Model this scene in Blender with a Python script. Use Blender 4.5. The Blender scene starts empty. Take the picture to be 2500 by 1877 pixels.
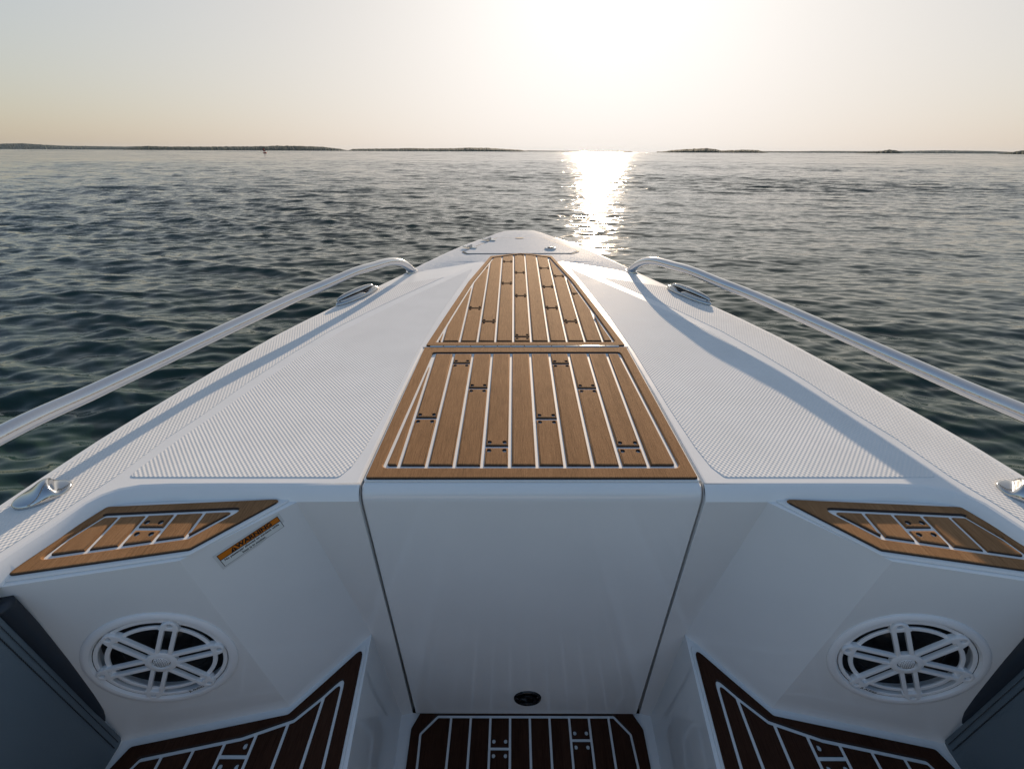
import bpy, bmesh, math, random
import numpy as np
from mathutils import Vector, Matrix
from mathutils.geometry import tessellate_polygon
random.seed(4); rng = np.random.RandomState(7)
S = bpy.context.scene
rad = math.radians

# ---------------------------------------------------------------- camera
def axes(p, y, r):
    f = Vector((math.sin(y)*math.cos(p), math.cos(y)*math.cos(p), -math.sin(p)))
    R = Vector((math.cos(y), -math.sin(y), 0)); U = R.cross(f)
    R2 = math.cos(r)*R + math.sin(r)*U; U2 = R2.cross(f)
    return Matrix(((R2.x, U2.x, -f.x), (R2.y, U2.y, -f.y), (R2.z, U2.z, -f.z)))
CAMW = axes(rad(27.1), 0, rad(.258))           # camera over the water
CAMB = axes(rad(31.34), rad(-.347), rad(-.237))  # the same camera seen from the boat, which rides bow-up
EYE = Vector((0, 0, 1.75))
cam = bpy.data.objects.new("camera", bpy.data.cameras.new("camera"))
S.collection.objects.link(cam); S.camera = cam
cam.data.lens = 36*1111/2500; cam.data.sensor_width = 36
cam.data.clip_start = .02; cam.data.clip_end = 60000
cam.matrix_world = Matrix.Translation(EYE) @ CAMW.to_4x4()
BOAT_ROT = (CAMW @ CAMB.transposed()).to_4x4()
BOAT_MAT = Matrix.Translation(EYE) @ BOAT_ROT @ Matrix.Translation(-Vector((-.033, 0, .62)))

# ---------------------------------------------------------------- sky, sun, exposure
SUN_EL, SUN_AZ = rad(15.2), rad(9.9)
w = bpy.data.worlds.new("World"); S.world = w; w.use_nodes = True
nt = w.node_tree; nt.nodes.clear()
sky = nt.nodes.new("ShaderNodeTexSky"); sky.sky_type = 'NISHITA'; sky.sun_disc = False
sky.sun_elevation = SUN_EL; sky.sun_rotation = SUN_AZ; sky.altitude = 0
sky.air_density = 1.0; sky.dust_density = 1.0; sky.ozone_density = 1.0
# hazy evening sky: soft shoulder round the sun, cream haze low down
sd = Vector((math.sin(SUN_AZ)*math.cos(SUN_EL), math.cos(SUN_AZ)*math.cos(SUN_EL), math.sin(SUN_EL)))
def wn(typ, **kw):
    n = nt.nodes.new(typ)
    for k, v in kw.items(): setattr(n, k, v)
    return n
def wl(a, b): nt.links.new(a, b)
def wm(op, a, b=None):
    n = wn("ShaderNodeMath", operation=op)
    for i, v in enumerate((a, b)):
        if v is None: continue
        if isinstance(v, (int, float)): n.inputs[i].default_value = v
        else: wl(v, n.inputs[i])
    return n.outputs[0]
def wv(op, a, b):
    n = wn("ShaderNodeVectorMath", operation=op)
    for i, v in enumerate((a, b)):
        if isinstance(v, (tuple, Vector)): n.inputs[i].default_value = tuple(v)
        else: wl(v, n.inputs[3 if (op == 'SCALE' and i == 1) else i])
    return n
SK, STR = .26, .14                       # sky level and Background strength (exposure makes up the rest)
tc = wn("ShaderNodeTexCoord"); dirv = wv('NORMALIZE', tc.outputs["Generated"], (0, 0, 0)).outputs[0]
mu = wv('DOT_PRODUCT', dirv, tuple(sd)).outputs["Value"]; mu = wm('MAXIMUM', mu, 0.)
sepz = wn("ShaderNodeSeparateXYZ"); wl(dirv, sepz.inputs[0])
lum = wv('DOT_PRODUCT', sky.outputs[0], (.2126*SK, .7152*SK, .0722*SK)).outputs["Value"]
k = wm('DIVIDE', SK, wm('ADD', 1., wm('MULTIPLY', lum, .653)))
o1 = wv('SCALE', sky.outputs[0], k).outputs[0]
l2 = wv('DOT_PRODUCT', o1, (.2126, .7152, .0722)).outputs["Value"]
grey = wn("ShaderNodeCombineXYZ"); [wl(l2, grey.inputs[i]) for i in range(3)]
mx = wn("ShaderNodeMix", data_type='VECTOR'); wl(wm('MULTIPLY', wm('POWER', mu, 1.6), 1.), mx.inputs[0])
wl(o1, mx.inputs[4]); wl(grey.outputs[0], mx.inputs[5])
hz = wm('MULTIPLY', wm('EXPONENT', wm('DIVIDE', wm('MAXIMUM', sepz.outputs[2], 0.), -math.sin(rad(14.2)))), .516)
gl = wm('ADD', .225, wm('MULTIPLY', wm('POWER', mu, 2.24), .302))
glow = wv('SCALE', None or wv('ADD', (1.045, .90, .815), (0, 0, 0)).outputs[0], gl).outputs[0]
m2 = wn("ShaderNodeMix", data_type='VECTOR'); wl(hz, m2.inputs[0]); wl(mx.outputs[1], m2.inputs[4]); wl(glow, m2.inputs[5])
m3 = wn("ShaderNodeMix", data_type='VECTOR'); wl(wm('MINIMUM', wm('MAXIMUM', wm('MULTIPLY', sepz.outputs[1], 1.6), 0.), 1.), m3.inputs[0])
m3.inputs[4].default_value = (1.02, 1.02, 1.02); m3.inputs[5].default_value = (1.01, .985, .955)
fin = wv('MULTIPLY', wv('MULTIPLY', m2.outputs[1], m3.outputs[1]).outputs[0], (1/(STR*1.4142),)*3)
bg = nt.nodes.new("ShaderNodeBackground"); bg.inputs[1].default_value = STR
wo = nt.nodes.new("ShaderNodeOutputWorld")
wl(fin.outputs[0], bg.inputs[0]); wl(bg.outputs[0], wo.inputs[0])
sun = bpy.data.objects.new("sun", bpy.data.lights.new("sun", 'SUN')); S.collection.objects.link(sun)
sun.data.energy = 4.6; sun.data.angle = rad(.6); sun.data.color = (1, .78, .56)
sd = Vector((math.sin(SUN_AZ)*math.cos(SUN_EL), math.cos(SUN_AZ)*math.cos(SUN_EL), math.sin(SUN_EL)))
sun.rotation_euler = sd.to_track_quat('Z', 'Y').to_euler()
S.view_settings.view_transform = 'Standard'; S.view_settings.look = 'None'
S.view_settings.gamma = 1; S.view_settings.use_curve_mapping = False
S.view_settings.exposure = 0.5
S.cycles.use_denoising = True
S.cycles.max_bounces = 8
S.cycles.sample_clamp_indirect = 6

# ---------------------------------------------------------------- materials
def mat(name, col, rough=.5, metal=0., **kw):
    m = bpy.data.materials.new(name); m.use_nodes = True
    b = m.node_tree.nodes["Principled BSDF"]
    b.inputs["Base Color"].default_value = (*col, 1); b.inputs["Roughness"].default_value = rough
    b.inputs["Metallic"].default_value = metal
    for k, v in kw.items(): b.inputs[k.replace('_', ' ')].default_value = v
    return m
def nodes(m): return m.node_tree, m.node_tree.nodes["Principled BSDF"]
def N(t, typ, **kw):
    n = t.nodes.new(typ)
    for k, v in kw.items():
        if k.startswith('i_'): n.inputs[k[2:].replace('_', ' ')].default_value = v
        else: setattr(n, k, v)
    return n
def coords(t, scale=(1, 1, 1), rot=(0, 0, 0)):
    c = N(t, "ShaderNodeTexCoord"); m = N(t, "ShaderNodeMapping")
    m.inputs["Scale"].default_value = scale; m.inputs["Rotation"].default_value = rot
    t.links.new(c.outputs["Object"], m.inputs[0]); return m.outputs[0]
def noise(t, vec, scale, detail=2, rough=.5):
    n = N(t, "ShaderNodeTexNoise"); n.inputs["Scale"].default_value = scale
    n.inputs["Detail"].default_value = detail; n.inputs["Roughness"].default_value = rough
    t.links.new(vec, n.inputs["Vector"]); return n.outputs["Fac"]
def math_(t, op, a, b=None, c=None):
    n = N(t, "ShaderNodeMath", operation=op)
    for i, v in enumerate((a, b, c)):
        if v is None: continue
        if isinstance(v, (int, float)): n.inputs[i].default_value = v
        else: t.links.new(v, n.inputs[i])
    return n.outputs[0]
def bump(t, h, dist, strength=1., prev=None):
    b = N(t, "ShaderNodeBump"); b.inputs["Strength"].default_value = strength; b.inputs["Distance"].default_value = dist
    t.links.new(h, b.inputs["Height"])
    if prev is not None: t.links.new(prev, b.inputs["Normal"])
    return b.outputs[0]
def ramp(t, fac, stops):
    r = N(t, "ShaderNodeValToRGB"); e = r.color_ramp.elements
    e[0].position, e[0].color = stops[0][0], (*stops[0][1], 1)
    e[1].position, e[1].color = stops[-1][0], (*stops[-1][1], 1)
    for p, c in stops[1:-1]:
        k = e.new(p); k.color = (*c, 1)
    t.links.new(fac, r.inputs[0]); return r.outputs[0]

GEL = (.80, .805, .80)
M = {}
M['gelcoat'] = m = mat('gelcoat', GEL, .13, 0, IOR=1.5)
t, b = nodes(m); v = coords(t)
g1 = noise(t, v, 5, 4, .6)
t.links.new(ramp(t, g1, [(.3, (.775, .785, .78)), (.7, (.81, .815, .81))]), b.inputs["Base Color"])
t.links.new(math_(t, 'MULTIPLY_ADD', noise(t, v, 14, 5, .65), .07, .02), b.inputs["Roughness"])
t.links.new(bump(t, noise(t, v, 3.0, 2), .004, .2), b.inputs["Normal"])

def nonskid(name, pitch, rz=0., depth=.19, speck=False):
    m = mat(name, (.78, .785, .78), .36, 0, IOR=1.5); t, b = nodes(m)
    v = coords(t, (1, 1, 1), (0, 0, rz))
    tcn = N(t, "ShaderNodeTexCoord")
    jn = N(t, "ShaderNodeTexNoise"); jn.inputs["Scale"].default_value = 55; jn.inputs["Detail"].default_value = 4; t.links.new(v, jn.inputs["Vector"])
    jv = N(t, "ShaderNodeVectorMath", operation='MULTIPLY_ADD'); t.links.new(jn.outputs["Color"], jv.inputs[0]); jv.inputs[1].default_value = (.0012, .0012, 0)
    t.links.new(v, jv.inputs[2]); v = jv.outputs[0]
    if speck:
        nz = N(t, "ShaderNodeTexNoise"); nz.inputs["Scale"].default_value = 1/pitch; nz.inputs["Detail"].default_value = 1
        t.links.new(v, nz.inputs["Vector"])
        off = N(t, "ShaderNodeVectorMath", operation='MULTIPLY_ADD'); t.links.new(nz.outputs["Color"], off.inputs[0])
        off.inputs[1].default_value = (2.2*depth,)*2+(0,); off.inputs[2].default_value = (-1.1*depth,)*2+(0,)
        off = off.outputs[0]
    else:
        sep = N(t, "ShaderNodeSeparateXYZ"); t.links.new(v, sep.inputs[0])
        ax = math_(t, 'MULTIPLY', sep.outputs[0], math.pi/pitch); ay = math_(t, 'MULTIPLY', sep.outputs[1], math.pi/(pitch*1.15))
        cb = N(t, "ShaderNodeCombineXYZ")
        t.links.new(math_(t, 'MULTIPLY', math_(t, 'MULTIPLY', math_(t, 'COSINE', ax), math_(t, 'SINE', ay)), depth), cb.inputs[0])
        t.links.new(math_(t, 'MULTIPLY', math_(t, 'MULTIPLY', math_(t, 'SINE', ax), math_(t, 'COSINE', ay)), depth), cb.inputs[1])
        ro = N(t, "ShaderNodeVectorRotate", rotation_type='Z_AXIS'); ro.inputs["Angle"].default_value = -rz
        t.links.new(cb.outputs[0], ro.inputs["Vector"]); off = ro.outputs[0]
    ad = N(t, "ShaderNodeVectorMath", operation='ADD'); t.links.new(tcn.outputs["Normal"], ad.inputs[0]); t.links.new(off, ad.inputs[1])
    vt = N(t, "ShaderNodeVectorTransform", vector_type='NORMAL', convert_from='OBJECT', convert_to='WORLD'); t.links.new(ad.outputs[0], vt.inputs[0])
    no = N(t, "ShaderNodeVectorMath", operation='NORMALIZE'); t.links.new(vt.outputs[0], no.inputs[0])
    t.links.new(no.outputs[0], b.inputs["Normal"])
    g = noise(t, v, 7, 5, .65)
    t.links.new(ramp(t, g, [(.3, (.70, .705, .70)) if speck else (.3, (.735, .735, .72)), (.7, (.75, .75, .74)) if speck else (.7, (.795, .795, .78))]), b.inputs["Base Color"])
    t.links.new(math_(t, 'MULTIPLY_ADD', g, .2, .40), b.inputs["Roughness"]); b.inputs['Specular IOR Level'].default_value = .002 if speck else .004
    return m
M['nonskid'] = nonskid('non_skid_diamond', .0047)
M['nonskid_port'] = nonskid('non_skid_side_port', .0050, rad(20))
M['nonskid_star'] = nonskid('non_skid_side_starboard', .0050, rad(-20))
M['deck_gelcoat'] = m = mat('weathered_deck_gelcoat', GEL, .36, 0, IOR=1.5, Specular_IOR_Level=.18)
t, b = nodes(m); v = coords(t)
g1 = noise(t, v, 9, 5, .65)
t.links.new(ramp(t, g1, [(.3, (.755, .765, .76)), (.7, (.80, .805, .80))]), b.inputs["Base Color"])
t.links.new(math_(t, 'MULTIPLY_ADD', g1, .2, .26), b.inputs["Roughness"])
M['nonskid_bow'] = nonskid('non_skid_speckled', .0045, 0, .22, True)

def teak(name, c1, c2, c3, sheen=.25, spec=.08):
    m = mat(name, c2, .78, 0); t, b = nodes(m)
    v = coords(t, (1, .03, .03)); vf = coords(t)
    n1 = noise(t, v, 700, 3, .7); n2 = noise(t, vf, 1400, 2, .6); n3 = noise(t, coords(t, (1, .12, 1)), 26, 3)
    f = math_(t, 'ADD', math_(t, 'MULTIPLY', n1, .6), math_(t, 'ADD', math_(t, 'MULTIPLY', n2, .22), math_(t, 'MULTIPLY', n3, .12)))
    sx_ = N(t, "ShaderNodeSeparateXYZ"); t.links.new(vf, sx_.inputs[0])
    wn_ = N(t, "ShaderNodeTexWhiteNoise", noise_dimensions='1D'); t.links.new(math_(t, 'FLOOR', math_(t, 'MULTIPLY_ADD', sx_.outputs[0], 1/.0557, .26)), wn_.inputs["W"])
    f = math_(t, 'ADD', f, math_(t, 'MULTIPLY_ADD', wn_.outputs["Value"], .07, -.035))
    f = math_(t, 'ADD', f, math_(t, 'MULTIPLY_ADD', noise(t, vf, 9, 5, .7), .16, -.015))
    t.links.new(ramp(t, f, [(.38, c1), (.54, c2), (.72, c3)]), b.inputs["Base Color"])
    nr = bump(t, n1, .0008, .8); nr = bump(t, n2, .0006, .8, nr)
    t.links.new(nr, b.inputs["Normal"])
    b.inputs["Sheen Weight"].default_value = sheen; b.inputs["Sheen Tint"].default_value = (.9, .6, .35, 1)
    b.inputs["Specular IOR Level"].default_value = spec
    return m
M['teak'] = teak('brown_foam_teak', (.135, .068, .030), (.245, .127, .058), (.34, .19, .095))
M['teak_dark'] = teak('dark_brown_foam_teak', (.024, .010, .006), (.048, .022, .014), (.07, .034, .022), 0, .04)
M['edge_shade'] = mat('shaded_foam_edge', (.03, .015, .009), .8)  # plank self-shadow painted as near-black on aft edges and dot holes
M['edge_shade_dark'] = mat('shaded_dark_foam_edge', (.02, .011, .008), .8)  # same painted edge shade for the dark pads
M['caulk'] = mat('pale_grey_foam', (.76, .77, .76), .6)
M['chrome'] = m = mat('polished_steel', (.50, .51, .52), .09, 1.)
M['rail'] = m = mat('brushed_aluminium', (.64, .65, .67), .26, 1.)
t, b = nodes(m); v = coords(t)
t.links.new(math_(t, 'MULTIPLY_ADD', noise(t, v, 60, 5, .7), .12, .06), b.inputs["Roughness"])
t.links.new(bump(t, noise(t, v, 240, 3), .0006, .3), b.inputs["Normal"])
M['black'] = mat('black_rubber', (.012, .012, .013), .45)
M['blackgloss'] = mat('black_polished_plastic', (.008, .008, .009), .12)
M['dark'] = mat('dark_seam', (.02, .021, .023), .7)
M['plastic'] = mat('white_plastic', (.84, .845, .85), .35)
M['cone'] = mat('dark_speaker_cone', (.014, .015, .016), .4)
M['orange'] = mat('orange_ink', (.60, .17, .008), .35)
M['label'] = mat('label_white', (.72, .74, .72), .3)
M['film'] = mat('label_film', (.66, .67, .66), .2)
M['ink'] = mat('black_ink', (.01, .01, .01), .4)
M['vinyl'] = m = mat('slate_vinyl', (.115, .15, .175), .5); t, b = nodes(m)
t.links.new(bump(t, noise(t, coords(t), 420, 3), .0008, .5), b.inputs["Normal"])
M['helm_bounce'] = mat('grey_fill_bounce', (.30, .30, .30), .5)  # grey of the unseen helm, lightened to bounce fill light
M['gap_shade'] = mat('navy_gap_shade', (.022, .03, .042), .45)  # navy that paints the shaded gap beside the cushion
M['thread'] = mat('dark_thread', (.02, .025, .03), .7)
M['red'] = mat('faded_red_paint', (.28, .035, .025), .5)

# ---------------------------------------------------------------- mesh helpers
def link(o, parent=None):
    S.collection.objects.link(o)
    if parent is not None: o.parent = parent
    return o
def mk(name, V, F, mats, parent=None, smooth=False, mi=None, bevel=None, seg=3, ang=25, weld=False, auto=None):
    me = bpy.data.meshes.new(name); me.from_pydata([tuple(v) for v in V], [], F)
    for m in (mats if isinstance(mats, (list, tuple)) else [mats]): me.materials.append(M[m] if isinstance(m, str) else m)
    if mi is not None: me.polygons.foreach_set('material_index', mi)
    bm = bmesh.new(); bm.from_mesh(me)
    if weld: bmesh.ops.remove_doubles(bm, verts=bm.verts, dist=1e-5)
    bmesh.ops.recalc_face_normals(bm, faces=bm.faces); bm.to_mesh(me); bm.free()
    if smooth or bevel: me.polygons.foreach_set('use_smooth', [True]*len(me.polygons))
    o = link(bpy.data.objects.new(name, me), parent)
    if bevel:
        b = o.modifiers.new('bevel', 'BEVEL'); b.width = bevel; b.segments = seg; b.limit_method = 'ANGLE'
        b.angle_limit = rad(ang); b.harden_normals = True; b.use_clamp_overlap = True
    elif auto:
        bm = bmesh.new(); bm.from_mesh(me)
        for e in bm.edges:
            if len(e.link_faces) == 2 and e.calc_face_angle(0) > rad(auto): e.smooth = False
        bm.to_mesh(me); bm.free()
    return o
class MB:
    def __init__(s): s.V, s.F, s.I = [], [], []
    def add(s, V, F, i=0):
        n = len(s.V); s.V += [Vector(v) for v in V]; s.F += [tuple(a+n for a in f) for f in F]; s.I += [i]*len(F)
    def build(s, name, mats, parent=None, **k): return mk(name, s.V, s.F, mats, parent, mi=s.I, **k)
def cross2(a, b): return a[0]*b[1]-a[1]*b[0]
def area(P): return .5*sum(cross2(P[i], P[(i+1) % len(P)]) for i in range(len(P)))
def ccw(P): P = [tuple(p[:2]) for p in P]; return P if area(P) > 0 else P[::-1]
def inset(P, d):
    P = ccw(P); n = len(P); out = []
    for i in range(n):
        a, b, c = Vector(P[i-1]), Vector(P[i]), Vector(P[(i+1) % n])
        e1, e2 = (b-a).normalized(), (c-b).normalized()
        n1, n2 = Vector((-e1.y, e1.x)), Vector((-e2.y, e2.x))
        k = 1+n1.dot(n2); m = (n1+n2)/max(k, .15)
        out.append(tuple(b+m*d))
    return out
def clean(P, eps=2e-4):
    out = []
    for p in P:
        if not out or math.dist(p, out[-1]) > eps: out.append(p)
    if len(out) > 1 and math.dist(out[0], out[-1]) < eps: out.pop()
    return out
def rnd(P, r, n=5):
    P = ccw(P); out = []
    for i in range(len(P)):
        a, b, c = Vector(P[i-1]), Vector(P[i]), Vector(P[(i+1) % len(P)])
        u, v = a-b, c-b; lu, lv = u.length, v.length; u.normalize(); v.normalize()
        th = u.angle(v, math.pi)
        if th > rad(172): out.append(tuple(b)); continue
        tl = min(r/math.tan(th/2), lu*.45, lv*.45)
        p, q = b+u*tl, b+v*tl
        for k in range(n+1):
            s = k/n; w_ = (1-s)**2*p+2*s*(1-s)*b+s*s*q
            out.append(tuple(w_))
    return clean(out)
def clip(P, ax, val, keep_gt):
    out = []
    s = 1 if keep_gt else -1
    for i in range(len(P)):
        a, b = P[i-1], P[i]; da, db = s*(a[ax]-val), s*(b[ax]-val)
        if (da < 0) != (db < 0):
            k = da/(da-db); out.append((a[0]+(b[0]-a[0])*k, a[1]+(b[1]-a[1])*k))
        if db >= 0: out.append(b)
    return clean(out)
def circ(c, r, n=14): return [(c[0]+r*math.cos(2*math.pi*k/n), c[1]+r*math.sin(2*math.pi*k/n)) for k in range(n)]
def inside(p, P):
    c = False
    for i in range(len(P)):
        a, b = P[i-1], P[i]
        if (a[1] > p[1]) != (b[1] > p[1]) and p[0] < (b[0]-a[0])*(p[1]-a[1])/(b[1]-a[1])+a[0]: c = not c
    return c
def slab(mb, P, z0, z1, bev=.002, holes=(), i=0, zf=None, hb=.0012, edge_shade=None):
    """a raised pad piece: bevelled outline P from z0 to z1, with holes"""
    P = clean(ccw(P)); n = len(P)
    if n < 3 or abs(area(P)) < 2e-5: return
    zf = zf or (lambda x, y: 0)
    T = inset(P, bev); mid = inset(P, bev*.3)
    L = [[(x, y, z+zf(x, y)) for x, y in Q] for Q, z in ((P, z0), (P, z1-bev*.8), (mid, z1-bev*.25), (T, z1))]
    V = sum(L, []); F = []
    for a in range(3):
        for k in range(n):
            k2 = (k+1) % n; F.append((a*n+k, a*n+k2, (a+1)*n+k2, (a+1)*n+k))
    mb.add(V, F, i)
    if edge_shade is not None:
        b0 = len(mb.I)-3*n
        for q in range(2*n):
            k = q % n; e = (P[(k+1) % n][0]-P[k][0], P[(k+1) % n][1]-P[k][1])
            if e[0] > .6*math.hypot(*e): mb.I[b0+q] = edge_shade  # edges turned aft get the painted shade
    loops = [[Vector((x, y, 0)) for x, y in T]]; caps = [(x, y, z1+zf(x, y)) for x, y in T]
    for H in holes:
        H = ccw(H); O = inset(H, -hb); m = len(H)
        loops.append([Vector((x, y, 0)) for x, y in O[::-1]]); caps += [(x, y, z1+zf(x, y)) for x, y in O[::-1]]
        V2 = [(x, y, z1+zf(x, y)) for x, y in O]+[(x, y, z1-hb*.8+zf(x, y)) for x, y in H]+[(x, y, z0+zf(x, y)) for x, y in H]
        F2 = []
        for a in range(2):
            for k in range(m): k2 = (k+1) % m; F2.append((a*m+k, (a+1)*m+k, (a+1)*m+k2, a*m+k2))
        mb.add(V2, F2, i)
        if edge_shade is not None:
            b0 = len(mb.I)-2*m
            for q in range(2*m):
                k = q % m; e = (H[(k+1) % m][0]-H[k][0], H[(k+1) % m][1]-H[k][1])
                if len(holes) > 1 or e[0] < -.6*math.hypot(*e): mb.I[b0+q] = edge_shade  # dot holes and aft-turned inner edges get the painted shade
    mb.add(caps, [tuple(f) for f in tessellate_polygon(loops)], i)
def teak_pad(name, outer, inner, lines, joints, z, parent, label=None, th=.0075, groove=.0055, r=.008, inner_r=.008,
             dots=True, dx=.0165, dy=.018, base=.006, dr=.0042, jg=None, wood='teak'):
    """foam teak pad: pale grey sheet, bordered by a frame, split in planks running fore and aft"""
    mb = MB()
    slab(mb, rnd(inset(outer, -base), r), z, z+.003, .001, i=1)
    inn = rnd(inner, inner_r)
    slab(mb, rnd(outer, r), z+.0031, z+.003+th, .0026, holes=[inn], i=0, hb=.0025, edge_shade=2)
    pl = rnd(inset(inner, groove), inner_r*.6)
    xs = [-9]+list(lines)+[9]; jg = jg or groove
    for a, b in zip(xs[:-1], xs[1:]):
        Q = clip(clip(pl, 0, a+groove/2, True), 0, b-groove/2, False)
        if len(Q) < 3: continue
        js = sorted([j[1] for j in joints if a < j[0] < b])
        ys = [-9]+js+[9]
        for c, d in zip(ys[:-1], ys[1:]):
            q = clip(clip(Q, 1, c+jg/2, True), 1, d-jg/2, False)
            if len(q) < 3 or abs(area(q)) < 4e-5: continue
            hs = []
            if dots:
                xc = .5*(max(a, min(p[0] for p in q))+min(b, max(p[0] for p in q)))
                for jy in js:
                    for sy in (-1, 1):
                        for sx in (-1, 1):
                            p = (xc+sx*dx, jy+sy*(jg/2+dy*.55))
                            if c < p[1] < d and inside(p, inset(q, dr*1.6)): hs.append(circ(p, dr))
            slab(mb, q, z+.0031, z+.003+th, .0035, holes=hs, i=0, hb=.001, edge_shade=2)
    o = mb.build(name, [wood, 'caulk', 'edge_shade' if wood == 'teak' else 'edge_shade_dark'], parent, smooth=True, auto=38)
    if label: o['label'] = label
    return o
def tube(path, r, n=16, closed_ends=True, rs=None):
    P = [Vector(p) for p in path]; V, F = [], []
    up = Vector((0, 0, 1)); prev = None
    for i, p in enumerate(P):
        d = (P[min(i+1, len(P)-1)]-P[max(i-1, 0)]).normalized()
        if prev is None: a = d.cross(up); a = a.normalized() if a.length > .05 else Vector((1, 0, 0))
        else: a = (prev-d*prev.dot(d)).normalized()
        b = a.cross(d); prev = a; rr = rs[i] if rs else r
        for k in range(n):
            th = 2*math.pi*k/n; V.append(p+a*rr*math.cos(th)+b*rr*math.sin(th))
    for i in range(len(P)-1):
        for k in range(n): k2 = (k+1) % n; F.append((i*n+k, i*n+k2, (i+1)*n+k2, (i+1)*n+k))
    if closed_ends: F += [tuple(range(n)), tuple(range((len(P)-1)*n, len(P)*n))]
    return V, F
def spline(P, n=8):
    P = [Vector(p) for p in P]; out = []
    for i in range(len(P)-1):
        p0, p1, p2, p3 = P[max(i-1, 0)], P[i], P[i+1], P[min(i+2, len(P)-1)]
        for k in range(n):
            t_ = k/n; out.append(.5*((2*p1)+(p2-p0)*t_+(2*p0-5*p1+4*p2-p3)*t_*t_+(3*p1-p0-3*p2+p3)*t_**3))
    out.append(P[-1]); return out
def lathe(prof, n=40, sx=1., sy=1., a0=0, a1=2*math.pi):
    """prof: (r, z) pairs round +z"""
    V, F = [], []; m = len(prof)
    for k in range(n):
        a = a0+(a1-a0)*k/n
        for r, z in prof: V.append((r*math.cos(a)*sx, r*math.sin(a)*sy, z))
    for k in range(n):
        k2 = (k+1) % n
        for j in range(m-1): F.append((k*m+j, k2*m+j, k2*m+j+1, k*m+j+1))
    return V, F
def xf(VF, mtx): return [mtx @ Vector(v) for v in VF[0]], VF[1]
def box(c, s):
    V = [(c[0]+x*s[0]/2, c[1]+y*s[1]/2, c[2]+z*s[2]/2) for x in (-1, 1) for y in (-1, 1) for z in (-1, 1)]
    return V, [(0, 1, 3, 2), (4, 6, 7, 5), (0, 4, 5, 1), (2, 3, 7, 6), (0, 2, 6, 4), (1, 5, 7, 3)]
def text_mesh(s, size, mtx, material, offset=0., sx=1., parent=None, name='lettering', align='CENTER', extrude=.0002):
    c = bpy.data.curves.new(name, 'FONT'); c.body = s; c.size = size; c.align_x = align; c.align_y = 'CENTER'
    c.offset = offset; c.extrude = extrude; c.resolution_u = 3
    o = bpy.data.objects.new(name, c); S.collection.objects.link(o)
    me = bpy.data.meshes.new_from_object(o.evaluated_get(bpy.context.evaluated_depsgraph_get()))
    bpy.data.objects.remove(o); bpy.data.curves.remove(c)
    me.transform(mtx @ Matrix.Diagonal((sx, 1, 1, 1)))
    me.materials.clear(); me.materials.append(M[material]); me.name = name
    return me
def join_meshes(name, mes, parent):
    bm = bmesh.new()
    for me in mes: bm.from_mesh(me)
    out = bpy.data.meshes.new(name); bm.to_mesh(out); bm.free()
    out.materials.append(mes[0].materials[0])
    return link(bpy.data.objects.new(name, out), parent)

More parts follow.
